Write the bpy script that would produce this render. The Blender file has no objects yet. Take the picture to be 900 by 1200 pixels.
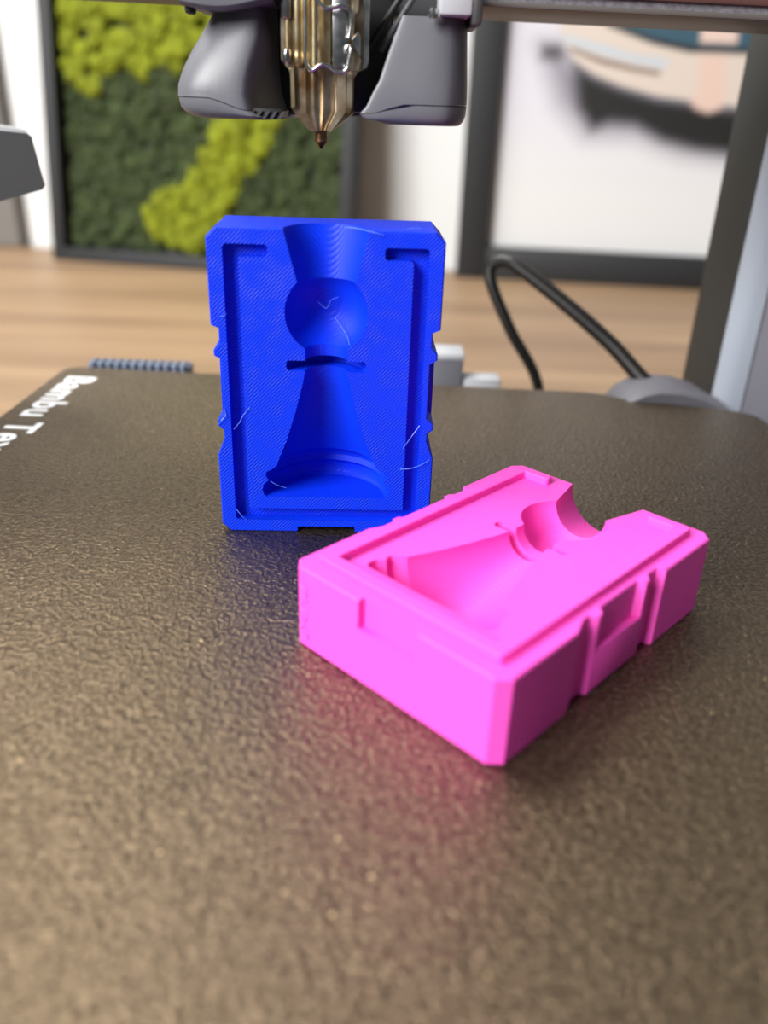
import bpy, bmesh, math, random
import numpy as np
from mathutils import Vector, Matrix

random.seed(7)
rng = np.random.default_rng(7)
S = 0.001                      # all builders work in millimetres, meshes are stored in metres
scene = bpy.context.scene
COL = scene.collection

# ------------------------------------------------------------------ camera
F_PX, PITCH, ROLL = 979.36, 0.4659, 0.0358
cam_d = bpy.data.cameras.new('camera')
cam = bpy.data.objects.new('camera', cam_d)
COL.objects.link(cam)
Fw = Vector((0, math.cos(PITCH), -math.sin(PITCH)))
Rt = Vector((1, 0, 0))
Up = Rt.cross(Fw)
r_ = math.cos(ROLL) * Rt + math.sin(ROLL) * Up
u_ = -math.sin(ROLL) * Rt + math.cos(ROLL) * Up
m = Matrix.Identity(4)
for i in range(3):
    m[i][0], m[i][1], m[i][2] = r_[i], u_[i], -Fw[i]
m[2][3] = 0.073
cam.matrix_world = m
cam_d.sensor_fit = 'HORIZONTAL'
cam_d.sensor_width = 36
cam_d.lens = F_PX / 900 * 36
cam_d.clip_start = 0.004
cam_d.clip_end = 30
cam_d.dof.use_dof = True
cam_d.dof.focus_distance = 0.152
cam_d.dof.aperture_fstop = 15
scene.camera = cam

# ------------------------------------------------------------------ world, light, exposure
world = bpy.data.worlds.new('world')
scene.world = world
world.use_nodes = True
world.node_tree.nodes['Background'].inputs[0].default_value = (0.86, 0.93, 1.0, 1)
world.node_tree.nodes['Background'].inputs[1].default_value = 0.12


def area(name, loc, target, sx, sy, power, col):
    d = bpy.data.lights.new(name, 'AREA')
    d.shape = 'RECTANGLE'
    d.size, d.size_y, d.energy, d.color = sx, sy, power, col
    o = bpy.data.objects.new(name, d)
    COL.objects.link(o)
    o.location = loc
    o.rotation_euler = (Vector(target) - Vector(loc)).to_track_quat('-Z', 'Y').to_euler()
    return o


area('window_daylight', (-1.02, -0.84, 0.86), (0, 0.15, 0), 0.8, 0.9, 60, (1.0, 0.985, 0.97))
area('added_sheen_light', (-0.5, 0.5, 0.95), (-0.1, 0.2, 0), 0.5, 0.4, 13, (1.0, 0.975, 0.94))  # added light, unseen, placed to raise the sheen on the plate's near left

scene.view_settings.view_transform = 'Standard'
scene.view_settings.look = 'None'
scene.view_settings.gamma = 1
scene.view_settings.use_curve_mapping = False
scene.view_settings.exposure = 0.0


# ------------------------------------------------------------------ material helpers
def lin(c):
    return tuple(((v / 255) / 12.92 if v / 255 <= 0.04045 else ((v / 255 + 0.055) / 1.055) ** 2.4) for v in c)


def mat(name, rgb, rough=0.5, metal=0.0, noise=None, bump=None, spec=0.5, ramp2=None, sss=0.0):
    """rgb: 0-255 sRGB.  noise=(scale_per_mm, amount).  bump=(scale_per_mm, dist_mm, detail)"""
    M = bpy.data.materials.new(name)
    M.use_nodes = True
    nt = M.node_tree
    b = nt.nodes['Principled BSDF']
    b.inputs['Base Color'].default_value = (*lin(rgb), 1)
    b.inputs['Roughness'].default_value = rough
    b.inputs['Metallic'].default_value = metal
    b.inputs['Specular IOR Level'].default_value = spec
    tc = nt.nodes.new('ShaderNodeTexCoord')
    if noise:
        n = nt.nodes.new('ShaderNodeTexNoise')
        n.inputs['Scale'].default_value = noise[0] * 1000
        n.inputs['Detail'].default_value = 4
        nt.links.new(tc.outputs['Object'], n.inputs['Vector'])
        rp = nt.nodes.new('ShaderNodeValToRGB')
        c2 = ramp2 if ramp2 else tuple(v * (1 - noise[1]) for v in rgb)
        rp.color_ramp.elements[0].position = 0.35
        rp.color_ramp.elements[1].position = 0.65
        rp.color_ramp.elements[0].color = (*lin(c2), 1)
        rp.color_ramp.elements[1].color = (*lin(rgb), 1)
        nt.links.new(n.outputs['Fac'], rp.inputs['Fac'])
        nt.links.new(rp.outputs['Color'], b.inputs['Base Color'])
    if bump:
        n = nt.nodes.new('ShaderNodeTexNoise')
        n.inputs['Scale'].default_value = bump[0] * 1000
        n.inputs['Detail'].default_value = bump[2]
        nt.links.new(tc.outputs['Object'], n.inputs['Vector'])
        bp = nt.nodes.new('ShaderNodeBump')
        bp.inputs['Strength'].default_value = 1
        bp.inputs['Distance'].default_value = bump[1] * S
        nt.links.new(n.outputs['Fac'], bp.inputs['Height'])
        nt.links.new(bp.outputs['Normal'], b.inputs['Normal'])
    return M


def math_node(nt, op, a, b=None):
    n = nt.nodes.new('ShaderNodeMath')
    n.operation = op
    for i, v in enumerate((a, b)):
        if v is None:
            continue
        if isinstance(v, (int, float)):
            n.inputs[i].default_value = v
        else:
            nt.links.new(v, n.inputs[i])
    return n.outputs[0]


def printed_plastic(name, rgb, rough, line_mm, layer_mm):
    """3D printed plastic: diagonal top-layer strokes on the faces along local Z, layer terraces elsewhere"""
    M = bpy.data.materials.new(name)
    M.use_nodes = True
    nt = M.node_tree
    b = nt.nodes['Principled BSDF']
    b.inputs['Base Color'].default_value = (*lin(rgb), 1)
    b.inputs['Roughness'].default_value = rough
    b.inputs['Specular IOR Level'].default_value = 0.24
    tc = nt.nodes.new('ShaderNodeTexCoord')
    sp = nt.nodes.new('ShaderNodeSeparateXYZ')
    nt.links.new(tc.outputs['Object'], sp.inputs[0])
    x = math_node(nt, 'MULTIPLY', sp.outputs[0], 1000.0)
    y = math_node(nt, 'MULTIPLY', sp.outputs[1], 1000.0)
    z = math_node(nt, 'MULTIPLY', sp.outputs[2], 1000.0)
    nz = nt.nodes.new('ShaderNodeTexNoise')
    nz.inputs['Scale'].default_value = 350
    nt.links.new(tc.outputs['Object'], nz.inputs['Vector'])
    wob = math_node(nt, 'MULTIPLY', nz.outputs['Fac'], 0.5)
    d = math_node(nt, 'SUBTRACT', x, y)
    d = math_node(nt, 'MULTIPLY', d, 2 * math.pi / (line_mm * 1.4142))
    s1 = math_node(nt, 'SINE', math_node(nt, 'ADD', d, wob))
    s1 = math_node(nt, 'MULTIPLY', s1, math_node(nt, 'ADD', nz.outputs['Fac'], -0.16))
    s2 = math_node(nt, 'SINE', math_node(nt, 'MULTIPLY', z, 2 * math.pi / layer_mm))
    sn = nt.nodes.new('ShaderNodeSeparateXYZ')
    nt.links.new(tc.outputs['Normal'], sn.inputs[0])
    top = math_node(nt, 'GREATER_THAN', sn.outputs[2], 0.995)
    mx = nt.nodes.new('ShaderNodeMix')
    mx.data_type = 'FLOAT'
    nt.links.new(top, mx.inputs[0])
    nt.links.new(math_node(nt, 'MULTIPLY', s2, 0.3), mx.inputs[2])
    nt.links.new(s1, mx.inputs[3])
    bp = nt.nodes.new('ShaderNodeBump')
    bp.inputs['Strength'].default_value = 0.8
    bp.inputs['Distance'].default_value = 0.075 * S
    nt.links.new(mx.outputs[0], bp.inputs['Height'])
    nt.links.new(bp.outputs['Normal'], b.inputs['Normal'])
    return M


# ------------------------------------------------------------------ mesh helpers
def finish(bm, name, material, parent=None, smooth=None, scale=True, bevel=None):
    me = bpy.data.meshes.new(name)
    bmesh.ops.recalc_face_normals(bm, faces=bm.faces)
    if scale:
        bmesh.ops.scale(bm, vec=(S, S, S), verts=bm.verts)
    bm.to_mesh(me)
    bm.free()
    return link(me, name, material, parent, smooth)


def link(me, name, material, parent=None, smooth=None):
    if material:
        me.materials.clear()
        me.materials.append(material)
    if smooth is not None:
        me.polygons.foreach_set('use_smooth', [True] * len(me.polygons))
        me.set_sharp_from_angle(angle=math.radians(smooth))
    o = bpy.data.objects.new(name, me)
    COL.objects.link(o)
    if parent:
        o.parent = parent
    return o


def tag(o, label, cat, group=None, kind=None):
    o['label'] = label
    if cat:
        o['category'] = cat
    if group:
        o['group'] = group
    if kind:
        o['kind'] = kind
    return o


def thing(name, label, cat, loc=(0, 0, 0), rotz=0.0, group=None):
    o = bpy.data.objects.new(name, None)
    COL.objects.link(o)
    o.empty_display_size = 0.01
    o.location = Vector(loc) * S
    o.rotation_euler = (0, 0, rotz)
    return tag(o, label, cat, group)


def box(x0, x1, y0, y1, z0, z1, bev=0.0, seg=2, bm=None):
    own = bmesh.new()
    bmesh.ops.create_cube(own, size=1)
    for v in own.verts:
        v.co = Vector(((x0 + x1) / 2 + v.co.x * (x1 - x0), (y0 + y1) / 2 + v.co.y * (y1 - y0), (z0 + z1) / 2 + v.co.z * (z1 - z0)))
    if bev:
        bmesh.ops.bevel(own, geom=own.edges[:], offset=bev, segments=seg, profile=0.5, affect='EDGES')
    if bm is None:
        return own
    me = bpy.data.meshes.new('t')
    own.to_mesh(me)
    own.free()
    bm.from_mesh(me)
    bpy.data.meshes.remove(me)
    return bm


def loft(rings, cap=True, bm=None, closed=True):
    bm = bm or bmesh.new()
    vs = [[bm.verts.new(p) for p in rg] for rg in rings]
    n = len(vs[0])
    for a, b in zip(vs[:-1], vs[1:]):
        for i in range(n if closed else n - 1):
            j = (i + 1) % n
            bm.faces.new((a[i], a[j], b[j], b[i]))
    if cap:
        bm.faces.new(vs[0][::-1])
        bm.faces.new(vs[-1])
    return bm


def prism(poly, z0, z1, bm=None):
    return loft([[(x, y, z0) for x, y in poly], [(x, y, z1) for x, y in poly]], bm=bm)


def prism_xz(poly, y0, y1, bm=None, chamfer=0.0):
    rings = []
    if chamfer:
        cx = sum(p[0] for p in poly) / len(poly)
        cz = sum(p[1] for p in poly) / len(poly)
        w = max(abs(p[0] - cx) for p in poly)
        h = max(abs(p[1] - cz) for p in poly)
        ins = [(cx + (x - cx) * (1 - chamfer / w), cz + (z - cz) * (1 - chamfer / h)) for x, z in poly]
        rings = [[(x, y0, z) for x, z in ins], [(x, y0 + chamfer, z) for x, z in poly], [(x, y1, z) for x, z in poly]]
    else:
        rings = [[(x, y0, z) for x, z in poly], [(x, y1, z) for x, z in poly]]
    return loft(rings, bm=bm)


def catmull(pts, n=8):
    P = [Vector(p) for p in pts]
    P = [P[0] * 2 - P[1]] + P + [P[-1] * 2 - P[-2]]
    out = []
    for i in range(1, len(P) - 2):
        a, b, c, d = P[i - 1:i + 3]
        for k in range(n):
            t = k / n
            out.append(0.5 * ((2 * b) + (c - a) * t + (2 * a - 5 * b + 4 * c - d) * t * t + (3 * b - a - 3 * c + d) * t ** 3))
    out.append(P[-2])
    return out


def tube(path, rad, seg=10, bm=None):
    P = [Vector(p) for p in path]
    rad = rad if isinstance(rad, (list, tuple)) else [rad] * len(P)
    rings = []
    up = Vector((0.13, 0.21, 0.97))
    for i, p in enumerate(P):
        t = (P[min(i + 1, len(P) - 1)] - P[max(i - 1, 0)]).normalized()
        a = up - t * up.dot(t)
        if a.length < 1e-3:
            a = t.orthogonal()
        a.normalize()
        up = a
        b = t.cross(a)
        rings.append([p + (a * math.cos(k * 2 * math.pi / seg) + b * math.sin(k * 2 * math.pi / seg)) * rad[i] for k in range(seg)])
    return loft(rings, bm=bm)


def lathe(profile, origin=(0, 0, 0), axis='Z', seg=40, bm=None):
    """profile list of (radius, height) revolved round an axis through origin"""
    o = Vector(origin)
    rings = []
    for r, h in profile:
        ring = []
        for k in range(seg):
            a = 2 * math.pi * k / seg
            c, s = r * math.cos(a), r * math.sin(a)
            v = Vector((c, s, h)) if axis == 'Z' else (Vector((c, h, -s)) if axis == 'Y' else Vector((h, c, s)))
            ring.append(o + v)
        rings.append(ring)
    return loft(rings, bm=bm)


def chaikin(ring, it=2):
    P = [Vector(p) for p in ring]
    for _ in range(it):
        Q = []
        for i in range(len(P)):
            a, b = P[i], P[(i + 1) % len(P)]
            Q += [a * 0.75 + b * 0.25, a * 0.25 + b * 0.75]
        P = Q
    return P


def to_obj(bm):
    bmesh.ops.recalc_face_normals(bm, faces=bm.faces)
    me = bpy.data.meshes.new('tmp')
    bm.to_mesh(me)
    bm.free()
    o = bpy.data.objects.new('tmp', me)
    COL.objects.link(o)
    return o


def boolean(base, cutters):
    b = to_obj(base)
    cs = [to_obj(c) for c in cutters]
    for c in cs:
        md = b.modifiers.new('b', 'BOOLEAN')
        md.operation = 'DIFFERENCE'
        md.solver = 'EXACT'
        md.object = c
    dg = bpy.context.evaluated_depsgraph_get()
    me = bpy.data.meshes.new_from_object(b.evaluated_get(dg))
    for o in [b] + cs:
        mm = o.data
        bpy.data.objects.remove(o)
        bpy.data.meshes.remove(mm)
    me.transform(Matrix.Scale(S, 4))
    return me


# ------------------------------------------------------------------ materials
M_blue = printed_plastic('blue_printed_plastic', (0, 50, 222), 0.5, 0.46, 0.26)
M_pink = printed_plastic('pink_printed_plastic', (255, 87, 202), 0.5, 0.40, 0.22)
M_hair = mat('stray_filament', (90, 130, 255), 0.3)
M_grey = mat('grey_plastic', (104, 105, 111), 0.4, noise=(0.06, 0.06), bump=(3.0, 0.012, 2))
M_grey_dark = mat('dark_grey_plastic', (62, 61, 63), 0.5, bump=(3.0, 0.01, 2))
M_black = mat('black_plastic', (14, 14, 16), 0.55)
M_frame = mat('black_frame', (26, 28, 31), 0.6)
M_lgrey = mat('light_grey_plastic', (176, 178, 182), 0.5)
M_alu = mat('anodised_aluminium', (142, 139, 144), 0.45, metal=0.15, noise=(0.9, 0.2), bump=(2.0, 0.02, 3))
M_copper = mat('reddish_rail', (120, 84, 78), 0.4, metal=0.5)
M_beam_under = mat('beam_underside', (104, 98, 94), 0.5, metal=0.2)
M_steel = mat('bright_steel', (205, 205, 205), 0.22, metal=1.0, noise=(0.5, 0.25))
M_gold = mat('heat_stained_nickel', (238, 224, 184), 0.3, metal=1.0, noise=(0.28, 0.5), ramp2=(190, 160, 108), bump=(0.8, 0.02, 2))
M_burnt = mat('burnt_nickel', (214, 200, 176), 0.34, metal=1.0, noise=(0.2, 0.5), ramp2=(128, 100, 70), bump=(0.8, 0.03, 2))
M_bronze = mat('nozzle_bronze', (150, 112, 84), 0.35, metal=1.0, noise=(1.0, 0.4))
M_white = mat('white_print', (232, 234, 236), 0.6)
M_wall = mat('white_wall_paint', (222, 223, 222), 0.8, bump=(0.3, 0.1, 3))
M_rubber = mat('black_cable', (22, 20, 19), 0.45)
M_column_dark = mat('dark_column_panel', (40, 41, 41), 0.65, bump=(2.0, 0.02, 2))
M_column_light = mat('light_column_edge', (158, 166, 178), 0.45)
M_column = mat('grey_column', (128, 128, 138), 0.5)
M_arm = mat('arm_plastic', (46, 45, 46), 0.5, bump=(3.0, 0.01, 2))
M_cover = mat('cover_grey', (98, 97, 104), 0.55)
M_bluegrey = mat('blue_grey_silicone', (92, 104, 124), 0.5)


def plate_material():
    M = bpy.data.materials.new('textured_pei')
    M.use_nodes = True
    nt = M.node_tree
    b = nt.nodes['Principled BSDF']
    tc = nt.nodes.new('ShaderNodeTexCoord')
    n1 = nt.nodes.new('ShaderNodeTexNoise')
    n1.inputs['Scale'].default_value = 1500
    n1.inputs['Detail'].default_value = 3
    n1.inputs['Roughness'].default_value = 0.6
    v = nt.nodes.new('ShaderNodeTexVoronoi')
    v.inputs['Scale'].default_value = 900
    n3 = nt.nodes.new('ShaderNodeTexNoise')
    n3.inputs['Scale'].default_value = 2200
    for n in (n1, v, n3):
        nt.links.new(tc.outputs['Object'], n.inputs['Vector'])
    rp = nt.nodes.new('ShaderNodeValToRGB')
    rp.color_ramp.elements[0].position = 0.3
    rp.color_ramp.elements[0].color = (*lin((66, 55, 43)), 1)
    rp.color_ramp.elements[1].position = 0.72
    rp.color_ramp.elements[1].color = (*lin((132, 115, 92)), 1)
    nt.links.new(n1.outputs['Fac'], rp.inputs['Fac'])
    nt.links.new(rp.outputs['Color'], b.inputs['Base Color'])
    b.inputs['Metallic'].default_value = 0.85
    b.inputs['Roughness'].default_value = 0.42
    vs = nt.nodes.new('ShaderNodeTexVoronoi')
    vs.inputs['Scale'].default_value = 800
    nt.links.new(tc.outputs['Object'], vs.inputs['Vector'])
    sc = nt.nodes.new('ShaderNodeSeparateColor')
    nt.links.new(vs.outputs['Color'], sc.inputs[0])
    sparkle = math_node(nt, 'MULTIPLY', math_node(nt, 'GREATER_THAN', sc.outputs[0], 0.975), math_node(nt, 'LESS_THAN', vs.outputs['Distance'], 0.2))  # sparkle of the coating painted in as brighter gold spots
    mr = nt.nodes.new('ShaderNodeMix')
    mr.data_type = 'FLOAT'
    nt.links.new(sparkle, mr.inputs[0])
    mr.inputs[2].default_value = 0.29
    mr.inputs[3].default_value = 0.28
    nt.links.new(mr.outputs[0], b.inputs['Roughness'])
    mc = nt.nodes.new('ShaderNodeMix')
    mc.data_type = 'RGBA'
    nt.links.new(sparkle, mc.inputs[0])
    nt.links.new(rp.outputs['Color'], mc.inputs[6])
    mc.inputs[7].default_value = (*lin((190, 168, 124)), 1)
    nt.links.new(mc.outputs[2], b.inputs['Base Color'])
    h = math_node(nt, 'ADD', math_node(nt, 'MULTIPLY', n1.outputs['Fac'], 1.0), math_node(nt, 'MULTIPLY', v.outputs['Distance'], 0.35))
    bp = nt.nodes.new('ShaderNodeBump')
    bp.inputs['Strength'].default_value = 1.0
    bp.inputs['Distance'].default_value = 0.33 * S
    nt.links.new(h, bp.inputs['Height'])
    nt.links.new(bp.outputs['Normal'], b.inputs['Normal'])
    return M


def wood_material():
    M = bpy.data.materials.new('oak_desk')
    M.use_nodes = True
    nt = M.node_tree
    b = nt.nodes['Principled BSDF']
    tc = nt.nodes.new('ShaderNodeTexCoord')
    mp = nt.nodes.new('ShaderNodeMapping')
    mp.inputs['Scale'].default_value = (2.2, 22, 22)
    nt.links.new(tc.outputs['Object'], mp.inputs[0])
    n = nt.nodes.new('ShaderNodeTexNoise')
    n.inputs['Scale'].default_value = 1.6
    n.inputs['Detail'].default_value = 6
    n.inputs['Distortion'].default_value = 0.4
    nt.links.new(mp.outputs[0], n.inputs['Vector'])
    rp = nt.nodes.new('ShaderNodeValToRGB')
    rp.color_ramp.elements[0].position = 0.3
    rp.color_ramp.elements[0].color = (*lin((130, 104, 79)), 1)
    rp.color_ramp.elements[1].position = 0.72
    rp.color_ramp.elements[1].color = (*lin((168, 139, 108)), 1)
    nt.links.new(n.outputs['Fac'], rp.inputs['Fac'])
    nt.links.new(rp.outputs['Color'], b.inputs['Base Color'])
    b.inputs['Roughness'].default_value = 0.5
    return M


M_plate = plate_material()
M_wood = wood_material()


def attr_material(name, rough):
    M = bpy.data.materials.new(name)
    M.use_nodes = True
    nt = M.node_tree
    a = nt.nodes.new('ShaderNodeAttribute')
    a.attribute_name = 'col'
    nt.links.new(a.outputs['Color'], nt.nodes['Principled BSDF'].inputs['Base Color'])
    nt.nodes['Principled BSDF'].inputs['Roughness'].default_value = rough
    return M


# ================================================================== STRUCTURE
DESK = -70.0
WANG = math.atan2(-0.105, 1)


def structure(o):
    o['kind'] = 'structure'
    return o


wl = finish(box(-1800, 1800, 0, 60, -800, 1700), 'wall_back', M_wall)
wl.location = Vector((54, 784, 0)) * S
wl.rotation_euler = (0, 0, WANG)
structure(wl)
fl = finish(box(-1900, 1900, -1700, 1100, -860, -800), 'floor', mat('floor_boards', (120, 104, 88), 0.6, noise=(0.004, 0.2)))
structure(fl)

desk = thing('desk', 'light oak desk top carrying the printer and the frames', 'desk', (0, 400, -800))
bm = prism([(-900, -150), (900, -150), (900, 289), (-900, 478)], DESK - 28, DESK)
bmesh.ops.translate(bm, vec=(0, 0, 800), verts=bm.verts)
finish(bm, 'desk_top', M_wood, desk)
for x in (-860, 820):
    finish(box(x, x + 40, -120, 250, 0, 800 + DESK - 28, 2), 'leg', M_wood, desk)

# added upright that gives the soft grey strip at the far left of the wall
tr = finish(box(-1200, -406, -14, 0, DESK, 1400, 3), 'added_upright_1', mat('grey_upright', (112, 108, 104), 0.6))
tr.location = wl.location
tr.rotation_euler = wl.rotation_euler
structure(tr)


# ================================================================== FRAMES
def framed(name, label, cat, A, ang, lean, w, h, bw, depth, fmat):
    root = thing(name, label, cat, A, 0)
    root.rotation_euler = (-math.radians(lean), 0, math.radians(ang))
    for nm, b in (('left', (0, bw, 0, h)), ('right', (w - bw, w, 0, h)), ('bottom', (bw, w - bw, 0, bw)), ('top', (bw, w - bw, h - bw, h))):
        finish(box(b[0], b[1], 0, depth, b[2], b[3], 0.8), 'frame_rail', fmat, root, smooth=40)
    finish(box(bw - 2, w - bw + 2, depth - 4, depth - 1, bw - 2, h - bw + 2), 'backing', M_frame, root)
    return root


moss = framed('moss_frame', 'black framed moss picture leaning on the wall, dark and lime green', 'picture',
              (-302, 759.3, DESK + 0.5), -10.1, 8, 270, 300, 11, 26, M_frame)
MOSS_Y = [
    [(9.1, 320), (127.8, 320), (122.5, 154.1), (111.5, 154.4), (89.5, 156.3), (71.1, 162.0), (59.8, 159.2), (49.4, 147.7), (38.4, 142.9), (24.9, 145.7), (14.6, 153.0), (5, 165.4)],
    [(127.8, 320), (186.4, 320), (180.0, 169.6), (144.2, 150.4), (118.8, 153.4)],
    [(83.6, 43.6), (93.4, 56.5), (116.7, 64.4), (134.5, 86.5), (143.7, 103.2), (152.7, 122.6), (169.4, 138.9), (187.4, 133.2), (189.1, 105.0), (180.5, 82.1), (164.2, 58.1), (152.1, 39.2), (142.7, 15.9), (99.8, 14.6), (86.7, 22.9)],
    [(187.3, 139.4), (208.0, 170.3), (240.8, 217.3), (266.8, 228.8), (269.6, 171.8), (222.8, 134.4), (194.7, 114.7)]]


def sdf(px, pz, poly):
    """signed distance to polygon (negative inside), numpy arrays"""
    d = np.full(px.shape, 1e9)
    inside = np.zeros(px.shape, bool)
    n = len(poly)
    for i in range(n):
        ax, az = poly[i]
        bx, bz = poly[(i + 1) % n]
        ex, ez = bx - ax, bz - az
        t = np.clip(((px - ax) * ex + (pz - az) * ez) / (ex * ex + ez * ez + 1e-9), 0, 1)
        d = np.minimum(d, np.hypot(px - ax - t * ex, pz - az - t * ez))
        c = ((az > pz) != (bz > pz)) & (px < (bx - ax) * (pz - az) / (bz - az + 1e-12) + ax)
        inside ^= c
    return np.where(inside, -d, d)


def moss_clumps(lime, count):
    """tufted clumps of moss: one uncountable mass"""
    ico = bmesh.new()
    bmesh.ops.create_icosphere(ico, subdivisions=2, radius=1)
    iv = np.array([v.co[:] for v in ico.verts])
    ifc = np.array([[v.index for v in f.verts] for f in ico.faces])
    ico.free()
    xs = rng.uniform(13, 257, 9000)
    zs = rng.uniform(13, 287, 9000)
    d = np.minimum.reduce([sdf(xs, zs, p) for p in MOSS_Y]) + rng.normal(0, 3, 9000)
    sel = np.where((d < 0) if lime else (d >= 0))[0][:count]
    V, Fc, C = [], [], []
    off = 0
    for i in sel:
        rr = rng.uniform(4, 9) if lime else rng.uniform(3.5, 7.5)
        jit = 1 + rng.uniform(-0.28, 0.28, len(iv))
        p = iv * rr * jit[:, None] * np.array([1, 0.75, 1]) + np.array([xs[i], 19 - (4 if lime else 0) + rng.uniform(-4, 2), zs[i]])
        p[:, 0] = np.clip(p[:, 0], 11.3, 258.7)
        p[:, 2] = np.clip(p[:, 2], 11.3, 288.7)
        V.append(p)
        Fc.append(ifc + off)
        off += len(iv)
        a = rng.uniform(0, 1)
        base = np.array(lin((112, 120, 2))) * (0.85 + 0.3 * a) if lime else np.array(lin((48, 60, 26))) * (0.65 + 0.6 * a)
        C.append(np.tile(np.append(base, 1), (len(iv), 1)))
    me = bpy.data.meshes.new('moss')
    me.from_pydata((np.concatenate(V) * S).tolist(), [], np.concatenate(Fc).tolist())
    at = me.attributes.new('col', 'FLOAT_COLOR', 'POINT')
    at.data.foreach_set('color', np.concatenate(C).ravel())
    return me


M_moss = attr_material('moss', 0.9)
for lime, cnt, lab in ((False, 1500, 'dark green moss'), (True, 900, 'lime green moss')):
    o = link(moss_clumps(lime, cnt), 'moss', M_moss, moss)
    o['kind'] = 'stuff'
    o['label'] = lab

poster = framed('framed_print', 'wide black framed print of a cream car on white', 'picture',
                (54.5, 745.6, DESK + 0.5), -5.3, 2, 380, 420, 26.3, 22, M_frame)
PZ = dict(
    body=[(67.6, 189.4), (70.1, 197.1), (80, 230), (150, 260), (320, 262), (330, 150), (221.3, 140.7), (203.6, 142.5), (177.1, 144.8), (150.5, 147.2), (121.5, 153.4), (99.3, 160.7), (82.3, 169.7), (73.9, 180.3)],
    slot=[(76.6, 179.6), (103.0, 171.8), (129.9, 166.7), (150.2, 164.1), (149.9, 161.0), (130.4, 163.2), (103.5, 167.9), (77.9, 176.6)],
    streak=[(69.5, 187.9), (101.7, 181.1), (128.6, 174.9), (154.0, 172.5), (154.1, 166.7), (129.4, 169.5), (102.5, 174.9), (73.6, 182.6)],
    window=[(105.5, 196.4), (120, 240), (300, 240), (300, 179.5), (213.0, 179.5), (168.9, 179.8), (140.6, 185.2)],
    wborder=[(105.4, 197.2), (140.3, 187.0), (168.4, 182.6), (212.6, 181.8), (300, 182), (300, 177.6), (213.5, 177.6), (169.3, 177.6), (141.1, 182.5), (103.2, 194.1)],
    post=[(172, 230), (200, 230), (204.4, 184.6), (176.5, 184.6)],
    foot=[(178.1, 176.3), (197.6, 176.3), (203.1, 144.9), (200.8, 139.2), (191.9, 135.7), (181.8, 138.6), (176.4, 144.0), (181.3, 150.6)],
    shadow=[(81.5, 168.9), (99.4, 159.9), (121.6, 152.7), (150.7, 146.4), (177.3, 144.0), (209.3, 140.3), (330, 150), (330, 110), (227.5, 105), (188.3, 108), (158.9, 114.0), (135.8, 125), (116.0, 126), (102.5, 120), (89, 136.4)],
    halo=[(54.7, 179.8), (68.7, 180.2), (81.5, 168.9), (150.7, 146.4), (221.3, 140.7), (330, 150), (330, 100), (229.6, 101.6), (175.4, 106.2), (137.6, 118.2), (98.2, 116.7), (73.7, 139.0)],
    blob=[(56.5, 179.9), (70.4, 180.2), (74.9, 172.6), (66.5, 169.2), (55.8, 170.5)])
nx, nzz = 200, 220
gx, gz = np.meshgrid(np.linspace(25, 355, nx), np.linspace(25, 395, nzz))
fx, fz = gx.ravel(), gz.ravel()
colr = np.tile(np.array(lin((208, 208, 208))), (fx.size, 1))


def paint(poly, rgb, soft, alpha=1.0):
    global colr
    d = sdf(fx, fz, PZ[poly])
    a = np.clip(0.5 - d / (2 * soft), 0, 1)
    a = (a * a * (3 - 2 * a) * alpha)[:, None]
    colr = colr * (1 - a) + np.array(lin(rgb)) * a


a = np.clip((fz - 70) / 70, 0, 1)[:, None]
colr = colr * (1 - a) + np.array(lin((202, 200, 208))) * a
paint('halo', (112, 108, 120), 17, 0.9)
paint('blob', (70, 66, 72), 6)
paint('shadow', (16, 13, 15), 8)
paint('body', (200, 187, 176), 2)
paint('streak', (172, 188, 202), 2.5, 0.85)
paint('slot', (104, 84, 70), 1.5)
paint('window', (46, 78, 94), 1.5)
paint('wborder', (24, 26, 30), 1.5)
paint('post', (208, 184, 172), 2)
paint('foot', (208, 181, 168), 3)
me = bpy.data.meshes.new('print_sheet')
verts = np.stack([fx, np.full(fx.size, 10.0), fz], 1) * S
idx = np.arange(fx.size).reshape(nzz, nx)
quads = np.stack([idx[:-1, :-1], idx[:-1, 1:], idx[1:, 1:], idx[1:, :-1]], -1).reshape(-1, 4)
me.from_pydata(verts.tolist(), [], quads.tolist())
at = me.attributes.new('col', 'FLOAT_COLOR', 'POINT')
at.data.foreach_set('color', np.concatenate([colr, np.ones((fx.size, 1))], 1).ravel())
link(me, 'print_sheet', attr_material('printed_paper', 0.55), poster)

# ================================================================== PRINTER
# ---- heated bed (under the sheet) with its rear fittings
bed = thing('heated_bed', 'grey printer bed carrying the textured sheet', 'printer bed', (0, 130, DESK))
def bedpart(bm, name, material, smooth=35, parent=None):
    bmesh.ops.translate(bm, vec=(0, -130, -DESK), verts=bm.verts)
    return finish(bm, name, material, parent or bed, smooth=smooth)


bedpart(box(-90, 90, 44, 216, -7.5, -1.25, 1.2), 'bed_slab', M_grey_dark)
bedpart(box(-60, 60, 60, 200, -62, -7.5, 3), 'bed_carriage', M_grey_dark)
bedpart(box(-85, 85, 40, 240, DESK, -62, 4), 'printer_base', M_lgrey)
# ribbed silicone strip at the back left of the bed
rb = bedpart(box(-86.8, -57.4, 232.5, 237.5, -8, 0.6, 0.5), 'ribbed_strip', M_bluegrey)
bedpart(box(-86, -58, 212, 233, -8, -3), 'strip_bracket', M_grey_dark)
rib0 = None
for k in range(12):
    x = -85.2 + k * 2.36
    if rib0 is None:
        rib0 = bedpart(box(-0.75, 0.75, 231.3, 236.5, -5, 1.15, 0.45), 'rib', M_bluegrey, parent=rb)
        rib0.location.x = x * S
    else:
        c = rib0.copy()
        COL.objects.link(c)
        c.parent = rb
        c.location.x = x * S
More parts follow.
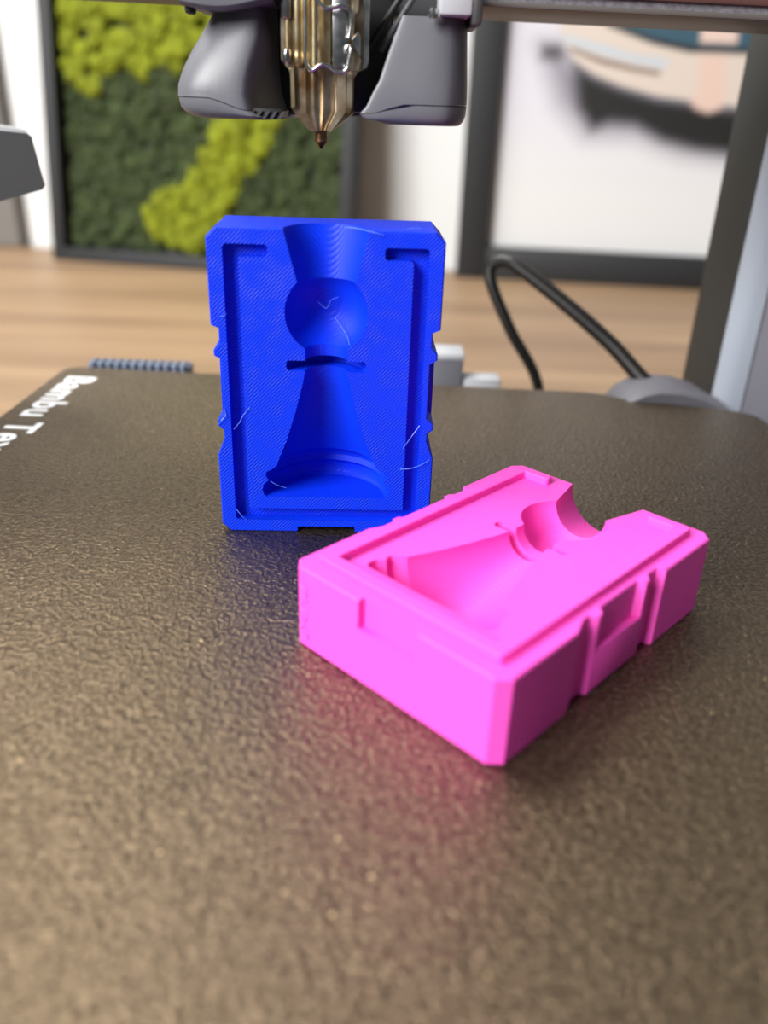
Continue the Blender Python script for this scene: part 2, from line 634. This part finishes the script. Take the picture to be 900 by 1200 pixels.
# pale square stop block and its lower neighbour
bedpart(box(9.5, 21.5, 236, 246, -20, 4.2, 0.8), 'stop_block', M_grey)
bedpart(box(9.3, 21.8, 235.8, 246.2, 4.0, 6.2, 0.9), 'stop_cap', M_lgrey)
bedpart(box(21, 33, 237, 244, -20, -1.4, 0.9), 'stop_foot', M_lgrey)
bedpart(box(5, 36, 200, 246, -24, -16, 1), 'stop_bracket', M_grey_dark)
# rounded cover where the cable enters the bed
prof = [(61.5, -12), (61.8, -4), (65, 0.2), (68.5, 2.2), (73, 3.4), (80, 3.2), (86, 1.6), (91, -1.2), (95, -3), (95.5, -12)]
bedpart(prism_xz(prof, 216.5, 232, chamfer=1.2), 'cable_cover', M_cover, smooth=50)
bedpart(box(60, 92, 205, 218, -12, -8, 0.5), 'cover_bracket', M_grey_dark)

# ---- textured spring steel sheet
sheet = thing('build_plate', 'dark bronze textured steel sheet with white lettering at left edge', 'build plate', (0, 130, -1.2))
out = [(-98.5, 34), (-92.2, 225), (-91.3, 228.6), (-88.8, 230.5), (-85.5, 230.6), (-52, 228.8), (0, 226.2), (54, 224.2), (59.5, 223), (63.5, 219.8), (67, 218.3), (88, 213.8), (93.5, 212), (96.6, 209.2), (97.8, 205), (91.8, 34)]
out = [(x, y - 130) for x, y in out]
cx = sum(p[0] for p in out) / len(out)
bm = loft([[(x, y, 0) for x, y in out], [(x, y, 1.05) for x, y in out], [(x * 0.998, y * 0.998, 1.2) for x, y in out]])
finish(bm, 'steel_sheet', M_plate, sheet, smooth=25)
fc = bpy.data.curves.new('lettering', 'FONT')
fc.body = 'Bambu Textured PEI Plate'
fc.size = 11.0
fc.offset = 0.24
fc.extrude = 0.02
fc.space_character = 1.08
fo = bpy.data.objects.new('tmp_font', fc)
COL.objects.link(fo)
dg = bpy.context.evaluated_depsgraph_get()
tm = bpy.data.meshes.new_from_object(fo.evaluated_get(dg))
bpy.data.objects.remove(fo)
tm.transform(Matrix.Scale(S, 4))
lt = link(tm, 'lettering', M_white, sheet)
lt.rotation_euler = (0, 0, math.radians(-92.0))
lt.location = Vector((-88.0, 222.0 - 130, 1.225)) * S

# ---- cable loop behind the sheet
pth = catmull([(52, 256, DESK + 3), (49, 256, -40), (47.6, 254, -10), (37, 255, 8.5), (30.5, 258, 21), (29.8, 260, 26.5), (33.5, 258, 28.8), (38.5, 254, 27), (51, 246, 19.2), (63.5, 238, 10.2), (71.5, 231, 2.8), (75, 227, 0.0)], 8)
bm = tube(pth, [1.5 + 0.75 * min(1, i / (len(pth) * 0.75)) for i in range(len(pth))], 12)
tag(finish(bm, 'cable', M_rubber, smooth=60), 'thick black cable looping up behind the dark sheet', 'cable')

# ---- gantry beam
beam = thing('gantry_beam', 'grey metal gantry beam crossing the top of the picture', 'beam', (0, 196, 87.8))
beam.rotation_euler = (0, 0.012, 0)
for b, nm, mm in (((-230, 130, -15.4, 16, 0.6, 26), 'beam_body', M_alu), ((-230, 130, -16.2, -13.6, 2.2, 3.4), 'rail_strip', M_copper), ((-230, 130, -15.8, 16.2, 0, 0.9), 'lower_plate', M_beam_under)):
    finish(box(*b, 0.25), nm, mm, beam, smooth=35)

# ---- upright column at the right
colm = thing('printer_column', 'grey upright printer column with pale edge at right', 'column', (120, 250, DESK))
def colpart(bm, name, material, smooth=35):
    bmesh.ops.translate(bm, vec=(-120, -250, -DESK), verts=bm.verts)
    return finish(bm, name, material, colm, smooth=smooth)


colpart(box(94.6, 98, 233.5, 262, DESK, 190, 0.3), 'inner_panel', M_column_dark)
prf = [(94.2, 234.4), (94.8, 232.2), (96.2, 230.6), (98.6, 229.6), (101.2, 229.4), (101.2, 236), (97.9, 236), (97.4, 234.6)]
colpart(loft([[(x, y, DESK) for x, y in prf], [(x, y, 190) for x, y in prf]]), 'edge_strip', M_column_light, 60)
colpart(box(97.9, 150, 230.2, 261.5, DESK, 189.5, 1), 'column_body', M_column)

# ---- side arm at the left
arm = thing('side_arm', 'dark grey plastic arm end jutting in at the left edge', 'printer arm', (-150, 205, DESK))
def armpart(bm, name, material):
    bmesh.ops.translate(bm, vec=(150, -205, -DESK), verts=bm.verts)
    return finish(bm, name, material, arm, smooth=35)


pr = [(-82.4, 61.4), (-80.9, 51.2), (-81.6, 50.2), (-92.3, 47.2), (-150, 44), (-150, 64.6), (-89.4, 62.4), (-83.2, 62.0)]
armpart(loft([[(x, 205, z) for x, z in pr], [(x - (10 if x > -140 else 0), 221, z) for x, z in pr]]), 'arm_body', M_arm)
pr2 = [(-83.2, 62.0), (-89.4, 62.4), (-150, 64.6), (-150, 65.4), (-89.4, 63.2), (-83.6, 62.7)]
armpart(loft([[(x, 205.2, z) for x, z in pr2], [(x - (10 if x > -140 else 0), 220.8, z) for x, z in pr2]]), 'arm_top', M_lgrey)
armpart(box(-158, -140, 203, 224, DESK, 60, 2), 'arm_post', M_grey_dark)

# ---- print head
head = thing('print_head', 'grey print head with twin fan ducts and exposed brass nozzle', 'print head', (-13, 165, 63))
HO = Vector((-13, 165, 63))


def hp(bm, name, material, smooth=40, parent=None):
    bmesh.ops.translate(bm, vec=-HO, verts=bm.verts)
    return finish(bm, name, material, parent or head, smooth=smooth)


def interp(tab, z):
    tab = sorted(tab)
    zs = [t[0] for t in tab]
    return [float(np.interp(z, zs, [t[i] for t in tab])) for i in range(1, len(tab[0]))]


def sstep(a, b, x):
    t = min(1, max(0, (x - a) / (b - a)))
    return t * t * (3 - 2 * t)


# left duct: (z, outer x, crease x, inner x, front y)
LT = [(87, -30.6, -25.5, -21, 155.5), (84, -31.2, -25.2, -21, 155), (80.7, -33.3, -25.0, -21, 153.6), (77, -35.9, -26.0, -21, 152.2), (73.4, -37.6, -27.2, -20.4, 151.3), (71.3, -37.8, -26.6, -19.6, 151.2),
      (69.6, -37.4, -25.2, -19.0, 151.3), (68.7, -36.6, -24.6, -18.9, 151.6), (68.1, -35.0, -24.3, -19.2, 152.6)]


def left_ring(z, seam_w, inset=0.0):
    xo, xc, xi, yf = interp(LT, z)
    xo += inset
    yf += inset
    ctrl = [(xo + 1.5, 182), (xo + 0.2, 170), (xo, 160), (xo + 1.0, yf + 3.6), (xo + 4.0, yf + 0.9), (xc + 0.6, yf - 0.1), (xc + 2.4, yf + 0.6), (xc + 3.2, yf + 5), (xi, 164), (xi + 0.5, 172), (xi, 182)]
    ring = chaikin([(x, y, 0) for x, y in ctrl], 2)
    return [(p.x, p.y, z - seam_w * 1.7 * sstep(-31.5, -24.5, p.x) * (1 if p.y < 164 else 0.6)) for p in ring]


zs = [87, 84, 82, 80, 78, 76, 74.5, 73, 72, 71.25]
duct = hp(loft([left_ring(z, sstep(76, 71.25, z)) for z in zs]), 'fan_duct', M_grey, 50)
zs = [71.1, 70.4, 69.6, 69.0, 68.5, 68.15]
hp(loft([left_ring(z, sstep(68.0, 71.1, z), 0.06 if z > 71 else 0.0) for z in zs]), 'duct_lip', M_grey, 50, duct)
hp(box(-25.2, -19.3, 152.9, 163, 68.3, 69.9, 0.2), 'air_outlet', M_black, 40, duct)
for k in range(5):
    x = -25.0 + k * 1.25
    hp(prism_xz([(x, 68.35), (x + 0.5, 68.35), (x + 1.35, 69.5), (x + 0.85, 69.5)], 152.5, 158), 'vent_fin', M_grey_dark, 40, duct)
# right duct: (z, inner x, outer x, front y)
RT = [(87, 0.8, 11.0, 154.5), (83.7, 0.0, 11.2, 153.8), (78.8, -1.9, 11.5, 152.4), (74.5, -3.3, 11.8, 151.4), (72.3, -4.9, 11.9, 151.1), (71.0, -6.5, 11.9, 151.1), (69.6, -4.8, 11.8, 151.2), (68.7, -3.2, 11.5, 151.5), (68.1, -2.2, 10.8, 152.5)]


def right_ring(z, seam_w, inset=0.0):
    xi, xo, yf = interp(RT, z)
    yf += inset
    ctrl = [(xi + 2, 180), (xi + 0.3, 160), (xi, yf + 1.2), (xi, yf + 0.35), (xi + 0.35, yf + 0.05), (xi + 3.5, yf), (6.8, yf + 0.1), (9.2, yf + 1.4), (xo - 0.4, yf + 5), (xo, 164), (xo, 180)]
    ring = chaikin([(x, y, 0) for x, y in ctrl], 2)
    return [(p.x, p.y, z - seam_w * 1.5 * sstep(1.5, -5.0, p.x)) for p in ring]


zs = [83.9, 83, 82, 80, 78, 76, 74.5, 73, 72, 71.25]
duct = hp(loft([right_ring(z, sstep(74, 71.25, z)) for z in zs]), 'fan_duct', M_grey, 50)
zs = [71.1, 70.4, 69.6, 69.0, 68.5, 68.15]
hp(loft([right_ring(z, sstep(68.0, 71.1, z), 0.06 if z > 71 else 0.0) for z in zs]), 'duct_lip', M_grey, 50, duct)
# dark core of the head and grey housing edges at the top of the picture
hp(box(-21.5, -1.5, 164.5, 181, 69.4, 92, 0.8), 'head_core', M_black)
hp(box(-24, 6, 168, 180, 68.7, 72, 0.8), 'core_foot', M_grey_dark)
hp(box(-34, 13, 166, 180.2, 84.5, 92, 1.5), 'carriage', M_grey_dark)
rings = []
for i in range(9):
    t = i / 8
    x = -34.5 + 14.2 * t
    zb = 84.1 - 0.6 * math.sin(math.pi * min(1, t * 1.2)) + 0.9 * t ** 3
    rings.append([(x, 150.5 + 0.6 * t, zb + 0.5), (x, 151.2 + 0.6 * t, zb), (x, 172, zb), (x, 172, zb + 6), (x, 150.2 + 0.6 * t, zb + 6)])
hp(loft(rings), 'housing_edge', M_grey, 50)
hp(box(-34.4, -33, 153, 156, 83.0, 86, 0.4), 'housing_lug', M_black)
hp(box(5.9, 10.9, 150.4, 166, 83.9, 90, 0.4), 'housing_block', M_lgrey)
hp(box(10.9, 12.5, 150.0, 166, 82.6, 90, 0.5), 'side_bracket', M_grey_dark)
hp(lathe([(0.0, -0.2), (0.7, -0.1), (0.85, 0.3), (0.85, 1.2), (0.0, 1.3)], (4.9, 151.9, 83.6), 'Z', 16), 'screw', M_steel)
for dx, mm in ((0, M_black), (2.1, M_grey_dark)):
    hp(tube(catmull([(-5.4 + dx, 159, 79), (-2.8 + dx, 158.5, 83), (0.5 + dx, 158, 88), (1.5 + dx, 158, 91)], 5), 0.55, 8), 'hose', mm, 60)


# ---- hot end (in the print head): helper from detail-crop units to millimetres
def hx(c):
    return -19.55 + (310 + c / 6.314 - 325) / 7.42


def hz(c):
    return 85.3 - (c / 6.314) * 0.119


def hpoly(l):
    return [(hx(x), hz(z)) for x, z in l]


HY = 152.0
hp(prism_xz(hpoly([(95, -80), (95, 430), (125, 475), (150, 505), (170, 560), (172, 815), (305, 985), (490, 985), (655, 835), (660, 560), (690, 510), (755, 480), (770, 430), (770, -80)]), HY + 3, HY + 9, chamfer=0.15), 'heat_block', M_burnt)


def flute(cs, z0, z1, taper=None):
    """extruded fluted front plate; cs = list of (x crop units, y proud mm)"""
    back = [(hx(cs[-1][0]), HY + 3.6), (hx(cs[0][0]), HY + 3.6)]
    base = [(hx(x), HY + 3.0 - y) for x, y in cs] + back
    rings = [[(x, y, hz(z0)) for x, y in base], [(x, y, hz(z1)) for x, y in base]]
    if taper:
        cxm, zt, sc = taper
        rings.append([(hx(cxm) + (x - hx(cxm)) * sc, HY + 3.4 + (y - HY - 3.4) * 0.75, hz(zt)) for x, y in base])
    return loft(rings)


def arcs(segs):
    out = []
    for x0, x1, y0, hgt in segs:
        for k in range(9):
            t = k / 8
            out.append((x0 + (x1 - x0) * t, y0 + hgt * math.sin(math.pi * t)))
    return out


hp(flute([(215, 0.4)] + arcs([(290, 425, 0.6, 1.2)]) + [(470, 0.5), (510, -0.2), (530, 0.6), (600, 0.7), (605, 0.0)], 470, 830, (395, 990, 0.42)), 'heat_sink_front', M_burnt, 35)
hp(flute([(285, 0.5)] + arcs([(300, 430, 1.0, 1.4)]) + [(445, 0.9), (480, 0.8), (490, 0.2)], -80, 480), 'fluted_block', M_gold, 35)
hp(box(hx(497), hx(618), HY + 1.6, HY + 3.4, hz(500), hz(-80), 0.12), 'steel_plate', M_steel)
hp(lathe([(0.0, hz(128)), (0.82, hz(125)), (0.9, hz(118)), (0.9, hz(-80)), (0, hz(-81))], (hx(148), HY + 2.2, 0), 'Z', 24), 'heater_cartridge', M_steel, 40)
hp(lathe([(0.0, hz(362)), (0.3, hz(361)), (0.3, hz(120)), (0, hz(119))], (hx(155), HY + 2.2, 0), 'Z', 16), 'heater_lead', M_gold, 40)
hp(lathe([(0.0, hz(474)), (0.5, hz(470)), (0.72, hz(445)), (0.74, hz(380)), (0.6, hz(356)), (0, hz(355))], (hx(150), HY + 2.2, 0), 'Z', 20), 'ferrule', M_steel, 40)
hp(lathe([(0.0, hz(486)), (0.6, hz(482)), (0.84, hz(450)), (0.86, hz(390)), (0.76, hz(372)), (0.86, hz(350)), (0.86, hz(-80)), (0, hz(-81))], (hx(236), HY + 2.3, 0), 'Z', 24), 'thermistor_sleeve', M_gold, 40)
hp(prism_xz(hpoly([(640, -80), (640, 360), (655, 505), (700, 500), (720, 420), (660, 330), (655, 100), (690, 50), (700, -80)]), HY + 1.2, HY + 4, chamfer=0.1), 'side_clamp', M_burnt)
hp(prism_xz(hpoly([(705, -80), (735, 60), (735, 410), (720, 490), (755, 478), (772, 425), (772, -80)]), HY + 1.8, HY + 4, chamfer=0.1), 'clamp_edge', M_steel)
hp(prism_xz(hpoly([(640, 270), (690, 200), (712, 250), (712, 400), (665, 340)]), HY + 0.9, HY + 3.5, chamfer=0.12), 'clamp_tab', M_steel)
hp(prism_xz(hpoly([(170, 500), (205, 480), (212, 800), (176, 815)]), HY + 1.6, HY + 4, chamfer=0.12), 'side_rail', M_gold)
hp(prism_xz(hpoly([(608, 510), (652, 520), (652, 790), (628, 845), (605, 830)]), HY + 1.6, HY + 4, chamfer=0.12), 'side_rail', M_burnt)
wy = HY + 0.1
w1 = [(300, -80), (300, 200), (298, 430), (312, 480), (338, 512), (368, 500), (405, 470), (445, 462), (490, 485), (530, 512), (580, 515), (612, 490), (625, 430), (640, 345), (628, 318), (606, 335), (600, 372)]
hp(tube(catmull([(hx(x), wy + (0.4 if i > 13 else 0), hz(z)) for i, (x, z) in enumerate(w1)], 5), 0.33, 10), 'wire_clip', M_steel, 60)
w2 = [(375, -80), (400, 10), (450, 50), (500, 45), (560, 28), (605, 40), (635, 80), (640, 150), (630, 230), (622, 260)]
hp(tube(catmull([(hx(x), wy, hz(z)) for x, z in w2], 5), 0.33, 10), 'wire_clip', M_steel, 60)
hp(lathe([(0.0, hz(1118)), (0.22, hz(1116)), (0.42, hz(1095)), (0.98, hz(1062)), (1.12, hz(1052)), (1.14, hz(935)), (0, hz(930))], (hx(398), HY + 4.6, -0.45), 'Z', 28), 'nozzle', M_bronze, 35)

# ================================================================== MOULD HALVES
MW, MH, MT, MC = 18.9, 53.5, 13.1, 1.55


def mould_outline():
    right = [(MW - MC, 0), (MW, MC), (MW, 15.1), (17.7, 18.2), (17.7, 19.7), (18.65, 20.5), (18.65, 21.4), (17.5, 22.5), (17.5, 32.3), (18.65, 32.9), (18.65, 33.9), (17.65, 35.1), (17.65, 37.6), (MW, 38.1), (MW, MH - MC), (MW - MC, MH)]
    pts = right + [(-x, y) for x, y in reversed(right)]
    return [(x, y - MH / 2) for x, y in pts]


def u_path(off_in, off_out):
    """closed polygon of the U shaped sealing channel, given inner / outer offsets"""
    xo, xi = 16.4 + off_out, 13.9 - off_in
    to, ti = 51.0 + off_out, 49.0 - off_in
    bo, bi = 2.4 - off_out, 4.75 + off_in
    e = 9.3 - off_out
    rr = 0.6
    def corner(x, y, sx, sy, rev=False):
        return [(x - sx * rr, y), (x - sx * rr * 0.3, y - sy * rr * 0.3), (x, y - sy * rr)]
    L = []
    L += [(-e - 0.4, to), (-xo + rr, to), (-xo + rr * .3, to - rr * .3), (-xo, to - rr)]
    L += [(-xo, bo + rr), (-xo + rr * .3, bo + rr * .3), (-xo + rr, bo)]
    L += [(xo - rr, bo), (xo - rr * .3, bo + rr * .3), (xo, bo + rr)]
    L += [(xo, to - rr), (xo - rr * .3, to - rr * .3), (xo - rr, to), (e + 0.4, to), (e, to - 0.4), (e, ti + 0.4), (e + 0.4, ti)]
    L += [(xi - .3, ti), (xi, ti - .3), (xi, bi), (-xi, bi), (-xi, ti - .3), (-xi + .3, ti)]
    L += [(-e - 0.4, ti), (-e, ti + 0.4), (-e, to - 0.4)]
    return [(x, y - MH / 2) for x, y in L]


def pawn_profile():
    P = [(0.0, 7.1), (10.6, 7.1), (11.15, 7.5), (11.4, 8.4), (11.2, 9.4), (10.6, 10.0), (10.2, 10.3), (10.5, 10.7), (10.75, 11.2), (10.6, 11.9), (9.6, 12.5), (8.75, 13.2)]
    P += [(8.2, 14.8), (7.0, 17.7), (6.1, 20.6), (5.3, 23.2), (4.7, 25.6), (4.05, 28), (3.6, 30.4), (3.55, 30.6)]
    P += [(6.3, 30.6), (6.65, 30.95), (6.75, 31.5), (6.65, 32.05), (6.3, 32.4), (3.5, 32.4), (3.5, 34.4)]
    R, cz = 6.8, 40.3
    a0 = math.asin((34.47 - cz) / R)
    a1 = math.acos(4.7 / R)
    for k in range(1, 17):
        a = a0 + (a1 - a0) * k / 16
        P.append((R * math.cos(a), cz + R * math.sin(a)))
    P += [(6.85, 53.55), (7.1, 54.8), (0.0, 54.8)]
    return [(r, z - MH / 2) for r, z in P]


def mould_mesh(groove):
    o = mould_outline()
    def sc(k):
        return [(x * (1 - k / MW), y * (1 - k / (MH / 2))) for x, y in o]
    e = 0.22
    base = loft([[(x, y, 0) for x, y in sc(e)], [(x, y, e) for x, y in o], [(x, y, MT - e) for x, y in o], [(x, y, MT) for x, y in sc(e)]])
    pr = pawn_profile()
    cut = lathe([(max(r, 1e-4), h) for r, h in pr], (0, 0, MT + 0.001), 'Y', 96)
    bmesh.ops.remove_doubles(cut, verts=cut.verts, dist=1e-3)
    cuts = [cut, box(-5.25, 5.25, -MH / 2 - 2, -MH / 2 + 1.15, 8.6, MT + 2)]
    if groove:
        cuts.append(prism(u_path(0, 0), MT - 2.2, MT + 1))
    me = boolean(base, cuts)
    me.name = 'mould_body'
    return me


def side_panel(sgn):
    x0, x1 = 16.8, 18.72
    b = box(min(sgn * x0, sgn * x1), max(sgn * x0, sgn * x1), 20.6 - MH / 2, 33.8 - MH / 2, 0.25, 7.2, 0.2)
    return b


def build_mould(name, label, cat, loc, rotz, M, upright, groove):
    root = thing(name, label, cat, loc, rotz)
    mats = Matrix.Identity(4)
    if upright:
        mats = Matrix.Translation(Vector((0, MT, MH / 2)) * S) @ Matrix.Rotation(math.pi / 2, 4, 'X')
    parts = [link(mould_mesh(groove), 'mould_body', M, root, smooth=28)]
    for s in (-1, 1):
        parts.append(finish(side_panel(s), 'side_panel', M, root, smooth=35))
    if not groove:
        p = u_path(-0.1, -0.1)
        cxy = [(x, y) for x, y in p]
        bm = prism(cxy, MT - 0.5, MT + 1.25)
        t = finish(bm, 'sealing_ridge', M, root, smooth=35)
        bv = t.modifiers.new('bevel', 'BEVEL')
        bv.width = 0.18 * S
        bv.segments = 2
        bv.limit_method = 'ANGLE'
        parts.append(t)
    for p in parts:
        p.matrix_local = mats
    return root, mats


blue, bmat = build_mould('pawn_mould', 'blue printed mould half standing upright with pawn shaped hollow', 'mould', (-10.56, 136.04, 0), 0.0416, M_blue, True, True)
pink, pmat = build_mould('pawn_mould', 'pink printed mould half lying on its back on the dark sheet', 'mould', (19.27, 108.74, 0), -0.7593, M_pink, False, False)

# raised worn lettering on the short side of the pink half (too worn to read): small raised strokes
bm = bmesh.new()
marks = [[(0, 0), (1, 0.1), (1, 0.9)], [(0, 0), (0.5, 0.9), (1, 0)], [(0, 0.9), (0.5, 0), (1, 0.9)], [(0, 0.45), (1, 0.45)], [(0, 0), (1, 0.9)], [(0, 0.8), (0.9, 0.8), (0.9, 0.1), (0, 0.1)], [(0, 0), (1, 0), (0.5, 0.8)]]
for k, mk in enumerate(marks):
    path = [(-16.9 + 1.35 * a, -MH / 2 - 0.05, 1.5 + k * 1.42 + b) for a, b in mk]
    for a, b in zip(path[:-1], path[1:]):
        tube([a, b], 0.16, 6, bm)
o = finish(bm, 'raised_lettering', M_pink, pink, smooth=40)

# stray filament hairs on the blue half, in mould coordinates (x, y from bottom, proud of the face)
HAIRS = [
    [(-15.9, 20.0, 0.1), (-14.8, 21.5, 0.7), (-14.2, 22.6, 0.3), (-13.0, 24.0, 0.1)],
    [(-16.3, 4.6, 0.1), (-15.2, 3.3, 0.5), (-14.4, 2.3, 0.1)],
    [(13.2, 13.0, 0.1), (15.0, 13.4, 0.6), (17.0, 14.2, 0.5), (18.3, 14.9, 0.1)],
    [(13.5, 17.0, 0.1), (14.9, 19.5, 0.6), (16.2, 21.4, 0.2)],
    [(-18.6, 20.7, 0.1), (-18.0, 21.6, 0.5), (-17.2, 22.6, 0.3), (-17.4, 23.6, 0.1)],
    [(-9.9, 10.2, 0.1), (-8.7, 9.3, -0.2), (-7.2, 8.6, -0.6)],
    [(-1.6, 41.0, -5.6), (-0.2, 40.1, -5.0), (0.6, 41.4, -5.2), (1.8, 41.9, -5.5)],
    [(1.2, 38.6, -5.2), (2.6, 37.0, -4.0), (3.7, 35.4, -2.0), (3.9, 32.6, -0.3)],
    [(-17.3, 39.4, 0.0), (-16.6, 39.7, 0.5), (-16.2, 40.0, 0.1)],
    [(11.4, 52.6, -2.4), (13, 53.6, -2.6), (15, 53.7, -3.0)],
    [(2.8, 53.4, -3.6), (4.6, 53.5, -2.4), (7.4, 53.3, 0.2), (9.0, 52.9, 0.2)]]
bm = bmesh.new()
for hpts in HAIRS:
    tube(catmull([(x, y - MH / 2, MT + z) for x, y, z in hpts], 5), 0.055, 5, bm)
o = finish(bm, 'stray_filament', M_hair, blue, smooth=60)
o.matrix_local = bmat
o['label'] = 'fine pale stray filament hairs'
